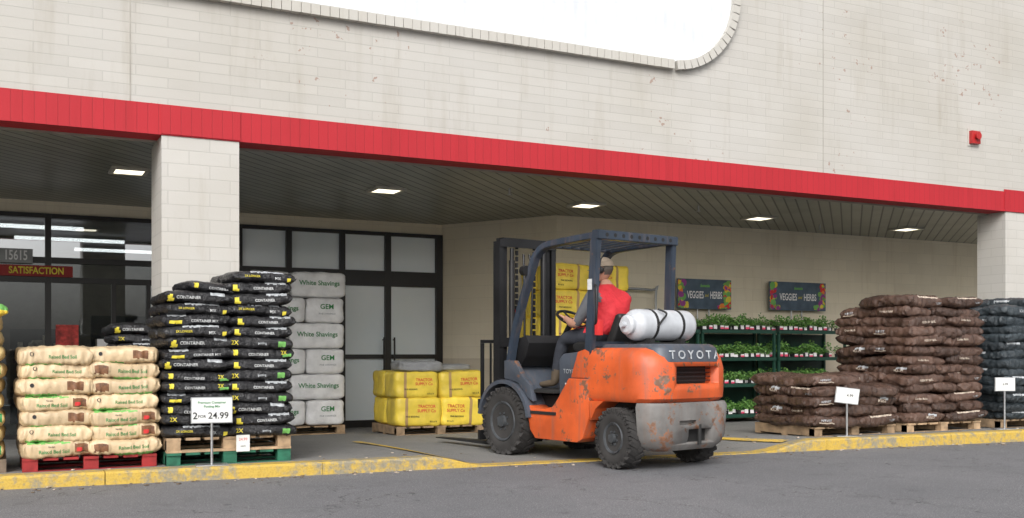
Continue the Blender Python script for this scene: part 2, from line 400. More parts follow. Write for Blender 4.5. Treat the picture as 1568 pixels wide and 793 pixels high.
for i,x in enumerate((1.39,4.58,7.64,10.84,14.1,-1.8,-5.0)):
    e=empty('ceiling_light',(x,12.8,ZB+.02))
    box('lens',-.16,.16,-.16,.16,-.028,-.012,M_lamp,e)
    bm=bmesh.new()
    for q in ((-.21,.21,-.21,-.16),(-.21,.21,.16,.21),(-.21,-.16,-.16,.16),(.16,.21,-.16,.16)): bmbox(bm,*q,-.035,-.002)
    frombm('trim',bm,M_ltrim,e)
for x,y in ((6.0,12.0),(9.2,12.2),(12.4,13.1)):
    bm=bmesh.new(); cyl(bm,(x,y,ZB+.02),(x,y,ZB-.06),.013); cyl(bm,(x,y,ZB-.06),(x,y,ZB-.07),.035); frombm('sprinkler_head',bm,M_metal,None,smooth=True)
sp=empty('store_sign_panel')
X0,X1,Z0,Z1,RR=-9.0,8.43,4.72,7.3,.95
def rrect(X0,X1,Z0,Z1,r,n=16):
    pts=[]
    for cx,cz,a0 in ((X1-r,Z0+r,-90),(X1-r,Z1-r,0),(X0+r,Z1-r,90),(X0+r,Z0+r,180)):
        for k in range(n+1):
            a=math.radians(a0+90*k/n); pts.append((cx+r*math.cos(a),cz+r*math.sin(a)))
    return pts
pts=rrect(X0,X1,Z0,Z1,RR)
nP=len(pts)
mk('panel_face',[(x,YF-.03,z) for x,z in pts]+[(x,YF,z) for x,z in pts],[tuple(range(nP))]+[(i,(i+1)%nP,nP+(i+1)%nP,nP+i) for i in range(nP)],M_white,sp)
M_trim=brick_mat('sign_surround_block',(.50,.485,.45),3,3,1,bstr=.0,chips=False)
bm=bmesh.new()
def pathpts(pts,step):
    out=[];acc=0
    P=pts+[pts[0]]
    for a,b in zip(P,P[1:]):
        a=Vector(a);b=Vector(b);L=(b-a).length
        if L<1e-6: continue
        s=-acc
        while s+step<=L:
            s+=step; out.append((a+(b-a)*(s/L),(b-a).normalized()))
        acc=L-s
    return out
for p_,d_ in pathpts(pts,.102):
    nrm=Vector((d_.y,-d_.x)); e=U(-.004,.004)
    M=Matrix(((d_.x,0,nrm.x,p_.x),(0,1,0,YF),(d_.y,0,nrm.y,p_.y),(0,0,0,1)))
    bmbox(bm,-.048,.048,-.085+e,0,-.01,.10,0,M)
frombm('soldier_bricks',bm,M_trim,sp)
al=empty('fire_alarm_horn',(12.93,YF,4.3))
M_alr=pmat('alarm_red',(.38,.02,.02),rough=.35,bump=0)
box('body',-.09,.09,-.07,0,-.11,.08,M_alr,al,bev=.01)
bm=bmesh.new(); lathe(bm,[(0,.03),(.03,.05),(.055,.055)],16,0,Matrix.Rotation(-math.pi/2,4,'Z')@Matrix.Translation((.06,0,0))); frombm('horn',bm,M_alr,al,smooth=True)
box('back_plate',-.12,.12,-.012,0,-.14,.11,M_trim,al)
M_joint=pmat('joint',(.36,.34,.30))
for i,x in enumerate((1.15,10.0)): box('control_joint_%d'%i,x-.006,x+.006,YF-.003,YF+.01,ZT+.002,8.1,M_joint,bld)
cb=empty('wall_call_box',tuple(Vector((6.72,16,1.75))+dd*1.55),(0,0,math.atan2(dd.y,dd.x)))
box('case',-.09,.09,-.06,.0,-.10,.10,M_black,cb,bev=.01); box('face',-.05,.05,-.068,-.061,-.02,.06,M_redp,cb)
# ------------------------------------------------------------ pallets and bags
def pallet(parent,x0,y0,w,d,mat,z0=0,h=.13,name='pallet'):
    bm=bmesh.new()
    n=7; bw=w/n*.78
    for i in range(n):
        x=x0+(w-bw)*i/(n-1); bmbox(bm,x,x+bw,y0+U(0,.02),y0+d,z0+h-.022,z0+h)
    for x in (x0,x0+w/2-.02,x0+w-.04): bmbox(bm,x,x+.04,y0+.024,y0+d,z0+.022,z0+h-.0225)
    for y in (y0+.022,):
        for xx in (x0+.0,x0+w/2-.06,x0+w-.12): bmbox(bm,xx,xx+.12,y,y+.09,z0+.0222,z0+h-.0227)
    for y in (y0,y0+d/2-.05,y0+d-.1): bmbox(bm,x0,x0+w,y+.002,y+.1,z0,z0+.0215)
    return frombm(name,bm,mat,parent)
def bagmesh(name,w,d,h,mats,seed,regions=(),texts=(),nx=48,ny=28,ex=5,q=.33,wr=.008):
    V=[];F=[];fm=[]
    def rid(v): return 1-abs(noise.noise(v))*2
    def P(i,j,s):
        a=math.sin(math.pi/2*(2*i/nx-1)); b=math.sin(math.pi/2*(2*j/ny-1))
        th=max(0,((1-abs(a)**ex)*(1-abs(b)**ex)))**q
        x=a*w/2*(1-.05*abs(b)**3); y=b*d/2*(1-.04*abs(a)**3)
        nv=noise.noise(Vector((x*5+seed*7,y*5,s*3+seed)))
        n2=noise.noise(Vector((x*16+seed*3,y*16,s*5)))
        n3=noise.noise(Vector((x*38,y*10+seed*5,s*9+seed)))
        cr=rid(Vector((x*14+seed,y*5+x*6,s*2+seed*2)))
        z=s*h/2*th*(1+.14*nv)
        edge=abs(b)**4
        z+=wr*(n2+.7*n3+.6*(cr-.6)*s)*(1 if th>.05 else .3)
        y+=(wr*2.0*n3+wr*.8*cr)*edge*(1 if b<0 else -1)+.016*nv*edge
        x+=wr*2.2*n2*abs(a)**4
        z+=h*.14*noise.noise(Vector((x*3+seed,y*2,9)))
        return (x,y,z)
    idx={}
    for s in (1,-1):
        for i in range(nx+1):
            for j in range(ny+1):
                if s==-1 and (i in(0,nx) or j in (0,ny)): idx[(s,i,j)]=idx[(1,i,j)]; continue
                idx[(s,i,j)]=len(V); V.append(P(i,j,s))
    for s in (1,-1):
        for i in range(nx):
            for j in range(ny):
                f=(idx[(s,i,j)],idx[(s,i+1,j)],idx[(s,i+1,j+1)],idx[(s,i,j+1)])
                if s==-1: f=f[::-1]
                F.append(f); c=[sum(V[k][m] for k in f)/4 for m in range(3)]
                mi=0
                for (x0,x1,z0,z1,m) in regions:
                    if c[1]<-.30*d and x0<=c[0]/w<=x1 and z0<=c[2]/h<=z1: mi=m
                    if c[1]>.30*d and x0<=-c[0]/w<=x1 and z0<=c[2]/h<=z1: mi=m
                fm.append(mi)
    bvh=BVHTree.FromPolygons([Vector(v) for v in V],F)
    nb=len(F)
    for (s,size,tx,tz,m) in texts:
        TV,TF=tm(s,size,0,size*.012)
        for sg in (1,-1):
            o=len(V); NV=[]
            for v in TV:
                x=v[0]+tx; z=v[1]+tz
                hit=bvh.ray_cast(Vector((x*sg,-5*sg,z)),Vector((0,sg,0)))[0]
                NV.append((x*sg,(hit.y-.005*sg) if hit else -d/2*.9*sg,z))
            V+=NV; F+=[tuple(o+k for k in f) for f in TF]; fm+=[m]*len(TF)
    me=bpy.data.meshes.new(name); me.from_pydata(V,[],F); me.update()
    for m in mats: me.materials.append(m)
    for k,p in enumerate(me.polygons):
        p.material_index=fm[k]; p.use_smooth=k<nb
    return me
def balemesh(name,w,d,h,mats,seed,n=9,texts=(),bands=(),wr=.006):
    bm=bmesh.new(); bmesh.ops.create_cube(bm,size=2); bmesh.ops.subdivide_edges(bm,edges=bm.edges[:],cuts=15,use_grid_fill=True)
    for v in bm.verts:
        c=v.co; k=(abs(c.x)**n+abs(c.y)**n+abs(c.z)**n)**(1/n); c=c/k
        p=Vector((c.x*w/2,c.y*d/2,c.z*h/2))
        nz=noise.noise(p*7+Vector((seed*5,0,seed))); n2=noise.noise(p*22+Vector((seed,seed,0)))
        nr=Vector((c.x**5,c.y**5,c.z**5)); nr=nr.normalized() if nr.length>0 else nr
        v.co=p+nr*(nz*.014+n2*wr)
    bm.faces.ensure_lookup_table(); bm.verts.ensure_lookup_table()
    V=[tuple(v.co) for v in bm.verts]; F=[tuple(v.index for v in f.verts) for f in bm.faces]; bm.free()
    fm=[]
    for f in F:
        c=[sum(V[k][m] for k in f)/len(f) for m in range(3)]; mi=0
        for x0,x1,m in bands:
            if x0<=c[0]/w<=x1: mi=m
        fm.append(mi)
    bvh=BVHTree.FromPolygons([Vector(v) for v in V],F); nb=len(F)
    for (s,size,tx,tz,m) in texts:
        TV,TF=tm(s,size,0,size*.015); o=len(V)
        for v in TV:
            x=v[0]+tx; z=v[1]+tz; hit=bvh.ray_cast(Vector((x,-5,z)),Vector((0,1,0)))[0]
            V.append((x,(hit.y-.005) if hit else -d/2,z))
        F+=[tuple(o+k for k in f) for f in TF]; fm+=[m]*len(TF)
    me=bpy.data.meshes.new(name); me.from_pydata(V,[],F); me.update()
    for m in mats: me.materials.append(m)
    for k,p in enumerate(me.polygons): p.material_index=fm[k]; p.use_smooth=k<nb
    return me
def bagmat(name,col,rough,spec=.5,var=.12,bump=.5,bs=26,isl=.12,coat=0,dist=.014):
    t=NT(name); v=t.obj(); oi=t.add('ShaderNodeObjectInfo').outputs['Random']
    av=t.add('ShaderNodeVectorMath',operation='ADD'); t.link(v,av.inputs[0])
    cb=t.add('ShaderNodeCombineXYZ'); t.link(t.math('MULTIPLY',oi,40),cb.inputs[0]); t.link(cb.outputs[0],av.inputs[1])
    vv=av.outputs[0]
    c=t.mix(t.ramp(t.noise(vv,7,3),.3,.7),c4(sc(col,1-var)),c4(sc(col,1+var)))
    k=t.math('MULTIPLY_ADD',oi,isl*2,1-isl); g=t.add('ShaderNodeCombineColor')
    for i in range(3): t.link(k,g.inputs[i])
    c=t.mix(1.0,c,g.outputs[0],'MULTIPLY')
    t.link(c,t.b.inputs['Base Color']); t.b.inputs['Roughness'].default_value=rough; t.b.inputs['Specular IOR Level'].default_value=spec
    f=t.add('ShaderNodeTexNoise'); f.inputs['Scale'].default_value=bs; f.inputs['Detail'].default_value=3; f.inputs['Distortion'].default_value=2.2; t.link(vv,f.inputs['Vector'])
    cr=t.math('ABSOLUTE',t.math('SUBTRACT',f.outputs['Fac'],.5))
    t.link(t.bump(cr,bump,dist),t.b.inputs['Normal']); return t.m
B_tan=bagmat('tan_bag',(.60,.455,.28),.36); B_black=bagmat('black_bag',(.018,.018,.02),.25,bump=.9,bs=20,dist=.03)
B_brown=bagmat('brown_bag',(.092,.054,.040),.22,bump=.9,isl=.35,bs=18,dist=.03,var=.3); B_navy=bagmat('dark_bag',(.035,.045,.052),.26,bump=.9,isl=.35,bs=18,dist=.03)
B_yel=bagmat('yellow_bag',(.80,.60,.07),.36); B_wht=bagmat('white_bale_wrap',(.84,.84,.84),.36,isl=.05); B_gry=bagmat('grey_wrap',(.30,.31,.32),.3,bump=.9,dist=.03)
B_gold=bagmat('gold_bag',(.56,.42,.18),.38)
def stack(name,x0,y0,W,D,cols,rows,lh,meshes,pal,z0=None,jit=.02,alt=False):
    zb_=fz_(x0+W/2,y0+D/2) if z0 is None else z0
    e=empty(name,(x0,y0,zb_))
    zz=0
    for pm in pal: pallet(e,-.0,0,W,D,pm,zz); zz+=.131
    nc=len(cols); cw=W/nc; rd=D/rows
    if alt:
        for L in range(cols[0]):
            sagx=U(-.02,.02)
            if L%2==0: cells=[(W/2*(i+.5),D/3*(j+.5),0 if j<2 else math.pi) for i in (0,1) for j in (0,1,2)]
            else: cells=[(W/3*(i+.5),D/2*(j+.5),-math.pi/2 if i==0 else math.pi/2) for i in (0,1,2) for j in (0,1)]
            for k,(cx,cy,rz) in enumerate(cells):
                top=L==cols[0]-1
                if top and R()<.2: continue
                inst('bag_%d_%d'%(L,k),random.choice(meshes),e,(cx+sagx+U(-jit,jit),cy+U(-jit,jit),zz+lh*(L+.5)+.003+U(-.008,.008)),
                     (U(-.06,.06),U(-.06,.06),rz+U(-.09,.09)),(U(.94,1.05),U(.96,1.07),U(.98,1.28)))
        return e,zz
    for ci,layers in enumerate(cols):
        for L in range(layers):
            sx=U(-jit,jit)
            for r in range(rows):
                me=random.choice(meshes)
                fl=math.pi if r==rows-1 and rows>1 else 0
                inst('bag_%d_%d_%d'%(ci,L,r),me,e,(cw*(ci+.5)+sx+U(-jit,jit)*.3,rd*(r+.5)+U(-jit,jit)*.8,zz+lh*(L+.5)+.003),
                     (U(-.03,.03),U(-.035,.035),fl+U(-.06,.06)),(U(.97,1.04),U(.97,1.03),U(1.02,1.16)))
    return e,zz
tanm=[bagmesh('tan_bag_m%d'%i,.60,.58,.145,[B_tan,M_green,M_brink,M_black,M_redp,M_grn2],i+1,ex=7,q=.26,wr=.010,
      regions=[[(.20,.40,-.22,.25,2),(.25,.32,-.1,.15,4),(-.42,.15,.30,.40,5)],[(-.42,-.24,-.2,.25,2),(-.15,.38,-.48,-.34,5)],[(-.40,.1,-.46,-.34,5)],[(.12,.34,-.2,.2,2),(-.4,.0,-.46,-.34,5)]][i],
      texts=[[('Raised Bed Soil',.040,-.04,-.02,1),('Garden',.018,-.06,.02,3)],[('Raised Bed Soil',.040,.06,-.005,1)],[('Raised Bed Soil',.036,.05,.0,1),('•',.12,-.19,.015,3)],[('•',.12,-.19,.012,3)]][i]) for i in range(4)]
stack('garden_soil_bag_stack',.19,9.55,1.08,1.05,[7,7],2,.133,tanm,[M_rwood])
gold=[bagmesh('gold_bag_m%d'%i,.5,.55,.14,[B_gold,M_green,M_yell,M_redp],i+11,regions=[(-.3,.3,.1,.5,2)] if i else [(.1,.45,-.2,.3,1)],texts=[('SOIL',.05,0,-.02,3)]) for i in range(3)]
e,zz=stack('fertilizer_bag_stack',-.98,9.62,1.05,1.0,[9,9],2,.135,gold,[M_woodd])
gtop=bagmesh('green_top_bag',.5,.55,.12,[B_yel,M_grn2],31,regions=[(-.5,.5,.0,.5,1)])
inst('bag_top',gtop,e,(.78,.28,zz+9*.135+.06),(0,.1,.2)); inst('bag_top_2',gtop,e,(.4,.35,zz+9*.135+.06),(0,-.05,.1))
blk=[bagmesh('black_bag_m%d'%i,.62,.56,.112,[B_black,M_wt2,M_yell,M_silv,M_grn2],i+21,
     regions=[[(.14,.36,.12,.36,3),(-.42,-.35,-.35,.1,2)],[(-.42,-.36,-.2,.2,2),(.30,.42,-.3,-.05,4)],[(-.40,-.15,.2,.42,3),(-.38,-.2,-.3,-.15,2)],[(.26,.38,-.25,.1,4)],[(-.38,-.30,-.3,.1,2),(.1,.4,.25,.42,3)],[(-.2,.3,.3,.42,3),(.34,.4,-.3,.0,2)]][i],
     texts=[[('CONTAINER',.036,-.09,-.008,1)],[('2X',.045,.19,.0,2),('CONTAINER',.032,-.04,-.016,1)],[('CONTAINER MIX',.030,.06,-.012,1)],[('2X',.05,-.22,.0,2),('potting',.026,.02,.0,3)],[('CONTAINER',.032,.04,-.01,1)],[('2X LONGER',.026,-.12,.0,2),('MIX',.034,.12,-.012,1)]][i]) for i in range(6)]
e,zz=stack('black_potting_mix_bag_stack',1.34,9.45,1.11,.98,[13,15],2,.1,blk,[M_gwood,M_wood],jit=.028)
inst('bag_top_a',blk[1],e,(.45,.3,zz+13*.1+.05),(0,.06,.15))
stack('black_potting_mix_bag_stack',.82,11.3,1.1,1.1,[12],2,.105,blk,[M_wood])
wh=[balemesh('shavings_bale_a%d'%i,.80,.5,.36,[B_wht,M_green,M_silv],i+1,texts=[('White Shavings',.095,0,.02,1)]) for i in range(2)]
wg=[balemesh('shavings_bale_b%d'%i,.56,.5,.36,[B_wht,M_green,M_silv],i+5,texts=[('GEM',.10,.02,.05,1),('PINE SHAVINGS',.035,.02,-.05,2)]) for i in range(2)]
e=empty('wood_shavings_bale_stack',(2.75,14.3,fz_(4,14.4))); pallet(e,.0,0,1.75,1.0,M_wood)
for L in range(6):
    z=.135+.366*(L+.5); o_=U(-.02,.02)
    for r in (0,1):
        if L%2==0:
            inst('bale_%d_%d_a'%(L,r),wg[L//2%2],e,(1.46+o_,.25+.5*r,z),(0,0,U(-.03,.03))); inst('bale_%d_%d_b'%(L,r),wh[1],e,(.77+o_,.25+.5*r,z),(0,0,U(-.03,.03)))
        else:
            inst('bale_%d_%d_a'%(L,r),wh[L//2%2],e,(1.36+o_,.25+.5*r,z),(0,0,U(-.03,.03))); inst('bale_%d_%d_b'%(L,r),wg[1],e,(.66+o_,.25+.5*r,z),(0,0,U(-.03,.03)))
M_ystrap=pmat('brown_tape',(.38,.24,.10),bump=0)
yb=[balemesh('yellow_bale_%d'%i,.66,.5,.37,[B_yel,M_ystrap,M_redp,M_black,M_wtxt],i+40,bands=[(.12,.20,1)] if i==0 else [(-.3,-.24,1)] if i==1 else [],texts=[('TRACTOR\nSUPPLY Co',.055,-.12 if i!=1 else .1,.04,2),('PINE BEDDING',.03,-.1,-.06,3),('8.0 cu ft',.03,.2 if i!=0 else -.2,-.12,3)]) for i in range(3)]
gb=balemesh('grey_bale',.66,.5,.16,[B_gry],50,n=5)
e,zz=stack('yellow_bedding_bale_stack',4.9,13.25,1.34,1.05,[2,2],2,.38,yb,[M_wood])
inst('top_wrap_a',gb,e,(.4,.3,zz+.76+.07),(0,.02,.05)); inst('top_wrap_b',gb,e,(.95,.55,zz+.76+.05),(0,0,-.1),(1,1,.6))
stack('yellow_bedding_bale_stack',7.05,12.75,1.34,1.05,[6,6],2,.38,yb,[M_wood])
br=[bagmesh('brown_bag_m%d'%i,.70,.46,.135,[B_brown,M_paleink,M_silv,M_redp],i+61,
    regions=[(-.35,-.05,-.22,-.12,1)] if i==0 else ([(.05,.3,.12,.28,2)] if i==1 else [(-.2,.3,.3,.4,1)] if i==3 else []),texts=[[('HARVEST',.036,-.15,.0,2)],[('MULCH',.042,.08,0,1)],[('Garden Mulch',.034,-.05,.01,1)],[('2 CU FT',.03,.2,-.01,2)],[('PREMIUM BARK',.034,.0,.0,1)]][i],wr=.013) for i in range(5)]
stack('brown_mulch_bag_stack',8.6,9.15,1.3,1.08,[5],3,.118,br,[M_wood],jit=.035,alt=True)
stack('brown_mulch_bag_stack',10.08,9.12,1.32,1.2,[13],3,.121,br,[M_wood],jit=.035,alt=True)
nv=[bagmesh('dark_bag_m%d'%i,.68,.46,.13,[B_navy,M_silv,M_wtxt],i+71,regions=[(-.3,.1,.15,.3,1)] if i==0 else [],texts=[('SOIL MIX',.04,0,0,1)] if i==1 else [],wr=.012) for i in range(3)]
stack('dark_compost_bag_stack',11.7,9.05,1.35,1.2,[14],3,.113,nv,[M_wood],jit=.03,alt=True)
stack('dark_compost_bag_stack',13.5,9.0,1.35,1.1,[13],3,.113,nv,[M_wood],jit=.03,alt=True)
M_card=pmat('sign_card',(.70,.71,.69),bump=0,var=.03)
def price_sign(x,y,w,h,zc,lines,rz=0,tilt=0):
    z=fz_(x,y); e=empty('price_sign',(x,y,z),(0,0,rz))
    bm=bmesh.new(); bmbox(bm,-.14,.14,-.09,.09,0,.012); bmesh.ops.bevel(bm,geom=bm.edges[:],offset=.004,segments=1,affect='EDGES'); cyl(bm,(0,0,.012),(0,0,zc-z),.012,10)
    frombm('stand',bm,M_metal,e,smooth=True)
    zz=zc-z
    c=box('card',-w/2,w/2,-.022,-.014,-h/2,h/2,M_card,e); c.location=(0,0,zz); c.rotation_euler=(0,tilt,0)
    c=box('card_edge',-w/2-.008,w/2+.008,-.0135,-.006,-h/2-.008,h/2+.008,M_metal,e); c.location=(0,0,zz); c.rotation_euler=(0,tilt,0)
    for s,size,tx,tz,m in lines:
        o=flat_text('lettering',s,size,m,e,(tx,-.025,zz+tz),bold=size*.012)
        if tilt: o.rotation_euler=(math.pi/2,tilt,0)
price_sign(1.70,9.30,.34,.215,.60,[('2',.085,-.142,-.05,M_black),('FOR',.036,-.085,-.055,M_black),('24.99',.080,.055,-.05,M_black),('Premium Container',.03,0,.068,M_green),('Potting Mix',.03,0,.033,M_green)],rz=-.1)
pc=empty('price_card',(2.0,9.43,.30)); box('card',-.06,.06,-.01,0,-.09,.06,M_card,pc); flat_text('lettering','24.99',.035,M_redp,pc,(0,-.012,.02)); flat_text('lettering','each',.025,M_black,pc,(0,-.012,-.04))
price_sign(8.92,8.98,.26,.17,.60,[('4.99',.045,.03,.0,M_black)],rz=-.5,tilt=.12)
price_sign(11.50,8.86,.24,.16,.70,[('6.99',.04,0,.0,M_black)],rz=-.5)
# ------------------------------------------------------------ veggie racks
M_rack=pmat('rack_dark_green',(.015,.06,.04),rough=.45); M_tray=pmat('tray_black',(.03,.03,.03)); M_label=pmat('plant_label',(.78,.76,.76),bump=0); M_pink=pmat('plant_label_pink',(.75,.08,.16),bump=0)
greens=[pmat('leaf_a',(.09,.24,.045),rough=.5,bump=0,var=.3),pmat('leaf_b',(.055,.16,.03),rough=.5,bump=0,var=.3),pmat('leaf_c',(.18,.36,.08),rough=.5,bump=0,var=.3)]
def plantmesh(name,seed):
    rr=random.Random(seed); V=[];F=[];fm=[]
    def quad(a,b,c,d,m): o=len(V); V.extend([a,b,c,d]); F.append((o,o+1,o+2,o+3)); fm.append(m)
    for k in range(8):
        a=2*math.pi*k/8; b=2*math.pi*(k+1)/8
        quad((.036*math.cos(a),.036*math.sin(a),0),(.036*math.cos(b),.036*math.sin(b),0),(.048*math.cos(b),.048*math.sin(b),.085),(.048*math.cos(a),.048*math.sin(a),.085),3)
    lm=4 if rr.random()<.4 else 5
    x=rr.uniform(-.012,.012); quad((x-.036,-.056,.02),(x+.036,-.056,.02),(x+.036,-.054,.082),(x-.036,-.054,.082),4)
    quad((x-.036,-.058,.02),(x+.036,-.058,.02),(x+.036,-.056,.052),(x-.036,-.056,.052),lm)
    for k in range(75):
        th=rr.uniform(0,2*math.pi); r=.082*math.sqrt(rr.random()); z=.085+rr.random()*(.12+.05*(seed%3))*(1-(r/.1)**2*.6)
        c=Vector((r*math.cos(th),r*math.sin(th),z)); s=rr.uniform(.012,.028)
        d=Vector((rr.uniform(-1,1),rr.uniform(-1,1),rr.uniform(-.3,.9))).normalized(); u=d.cross(Vector((rr.uniform(-1,1),rr.uniform(-1,1),rr.uniform(-1,1)))).normalized()
        quad(tuple(c-d*s),tuple(c+u*s*.6),tuple(c+d*s),tuple(c-u*s*.6),rr.choice((0,0,1,2,2)))
    me=bpy.data.meshes.new(name); me.from_pydata(V,[],F); me.update()
    for m in greens+[M_tray,M_label,M_pink]: me.materials.append(m)
    for p,i in zip(me.polygons,fm): p.material_index=i
    return me
pms=[plantmesh('herb_%d'%i,i) for i in range(8)]
for bi,(x0,x1) in enumerate(((8.7,10.05),(10.1,11.62),(11.68,13.2))):
    e=empty('plant_rack',(x0,13.3,fz_(x0,13.4)))
    W=x1-x0; bm=bmesh.new()
    for x in (0,W-.04):
        for y in (0,.5): bmbox(bm,x,x+.04,y,y+.04,0,1.62 if y else 1.5)
    for zi,z in enumerate((.12,.62,1.05,1.50)):
        bmbox(bm,.0,W,-.02,-.001,z-.045,z+.01); bmbox(bm,.04,W-.04,0,.54,z-.02,z)
        if zi: bmbox(bm,.041,W-.041,.52,.53,z-.12,z-.08)
    bmbox(bm,.041,W-.041,.535,.545,.05,1.45)
    frombm('frame',bm,M_rack,e)
    for zi,z in enumerate((.12,.62,1.05,1.50)):
        for r in range(3):
            x=.07
            while x<W-.07:
                if R()<(.92 if r else .85): inst('herb_pot',random.choice(pms),e,(x+U(-.01,.01),.07+.17*r,z+.003),(0,0,U(-.2,.2) if r==0 else U(0,6)),(1,1,U(.65,1.1)))
                x+=.108
M_chalk=pmat('chalkboard',(.075,.11,.15),bump=0,var=.25,scale=6)
M_orng=pmat('fruit_orange',(.75,.22,.03),bump=0); M_purp=pmat('fruit_purple',(.30,.05,.25),bump=0)
def veg_sign(x0,x1,z0,z1):
    W=x1-x0; H=z1-z0; e=empty('veggie_sign',((x0+x1)/2,13.92,(z0+z1)/2))
    box('board',-W/2,W/2,-.02,0,-H/2,H/2,M_chalk,e,bev=.004)
    bm=bmesh.new(); mats=[M_redp,M_orng,M_purp,M_grn2,greens[2],M_yell]
    for k in range(110):
        sx=random.choice((-1,1)); x=sx*(W/2-abs(random.gauss(0,.085))-.02); z=U(-H/2+.02,H/2-.02) if abs(x)>W/2-.15 else -(H/2-.03)
        r=U(.025,.065)
        if abs(x)+r>W/2-.002: x=sx*(W/2-r-.003)
        if abs(z)+r>H/2-.003: z=math.copysign(H/2-r-.004,z)
        g=bmesh.ops.create_circle(bm,cap_ends=True,segments=10,radius=r,matrix=Matrix.Translation((x,-.0225-k*.00005,z))@Matrix.Rotation(math.pi/2,4,'X')@Matrix.Rotation(U(0,3),4,'Z')@Matrix.Scale(U(.4,1),4,(1,0,0)))
        mi=random.randrange(6)
        for vv in g['verts']:
            for f in vv.link_faces: f.material_index=mi
    frombm('produce_art',bm,mats,e)
    k=W/1.2
    flat_text('lettering','VEGGIES',.16,M_wtxt,e,(-.21*k,-.03,-.02),bold=.003).scale=(.60*k,1.05,1)
    flat_text('lettering_and','and',.08,M_yell,e,(.035*k,-.03,-.02),shear=.3).scale=(.7*k,1,1)
    flat_text('lettering_b','HERBS',.16,M_wtxt,e,(.25*k,-.03,-.02),bold=.003).scale=(.60*k,1.05,1)
    flat_text('logo','bonnie',.07,M_grn2,e,(0,-.03,.14),shear=.2,bold=.003)
    bm=bmesh.new()
    for x in (-.12,.12): cyl(bm,(x,.02,-H/2-.85),(x,.02,H/2-.05),.012,8)
    frombm('posts',bm,M_metal,e)
veg_sign(10.05,11.17,1.83,2.33); veg_sign(12.0,13.3,1.84,2.34)
bm=bmesh.new(); tube(bm,smoothpath([(8.3,13.9,-.1),(8.3,13.9,2.0),(8.36,13.9,2.12),(9.55,13.9,2.12),(9.62,13.9,2.0),(9.62,13.9,-.1)],4),.02,8); frombm('metal_rail',bm,M_metal,None,smooth=True)
# ------------------------------------------------------------ forklift
def paint(name,base,under,lo,hi,rough=.45,dirt=.35):
    t=NT(name); v=t.obj()
    f=t.noise(v,4.5,4,.72); f2=t.noise(v,28,4,.7)
    m=t.math('ADD',t.math('MULTIPLY',f,.7),t.math('MULTIPLY',f2,.3))
    wmask=t.ramp(m,lo,hi)
    u=t.mix(t.ramp(t.noise(v,9,4),.4,.6),c4(under),(.17,.085,.05,1))
    b=t.mix(t.ramp(t.noise(v,3,4),.35,.7),c4(base),c4(sc(base,1-dirt)))
    mp2=t.add('ShaderNodeMapping'); mp2.inputs['Scale'].default_value=(14,14,.9); t.link(v,mp2.inputs[0])
    b=t.mix(t.math('MULTIPLY',t.ramp(t.noise(mp2.outputs[0],1.2,4,.6),.5,.75),.45),b,(.16,.12,.10,1))
    t.link(t.mix(wmask,b,u),t.b.inputs['Base Color'])
    t.link(t.math('MULTIPLY_ADD',t.noise(v,6,3),.4,rough-.2),t.b.inputs['Roughness'])
    mp=t.add('ShaderNodeMapping'); mp.inputs['Scale'].default_value=(2,2,40); t.link(v,mp.inputs[0])
    t.link(t.bump(wmask,.3,.003,t.bump(t.noise(mp.outputs[0],2,3),.08,.004)),t.b.inputs['Normal']); return t.m
F_or=paint('forklift_orange',(.68,.115,.028),(.27,.23,.20),.555,.59)
F_gr=paint('forklift_grey',(.075,.088,.112),(.20,.20,.20),.58,.63)
F_grw=paint('counterweight_grey_worn',(.23,.22,.21),(.34,.15,.08),.535,.59,.65,.55)
F_guard=paint('guard_blue_grey',(.038,.052,.075),(.13,.13,.13),.62,.67,.4)
F_blk=pmat('mast_black',(.010,.010,.011),rough=.5,var=.4); F_rub=pmat('tyre_rubber',(.034,.032,.031),rough=.85,bump=.4,var=.35)
F_rim=pmat('wheel_rim',(.055,.06,.066),rough=.5,var=.4,scale=8); F_seat=pmat('seat_vinyl',(.02,.02,.02),rough=.5)
F_tank=pmat('lpg_tank_white',(.50,.52,.55),rough=.3,var=.15,scale=6,bump=.05); F_dk=pmat('chassis_dark',(.015,.015,.015),rough=.7)
S=1.06
fk=empty('forklift',(5.81,8.36,.004),(0,0,math.radians(11))); fk.scale=(S,S,S)
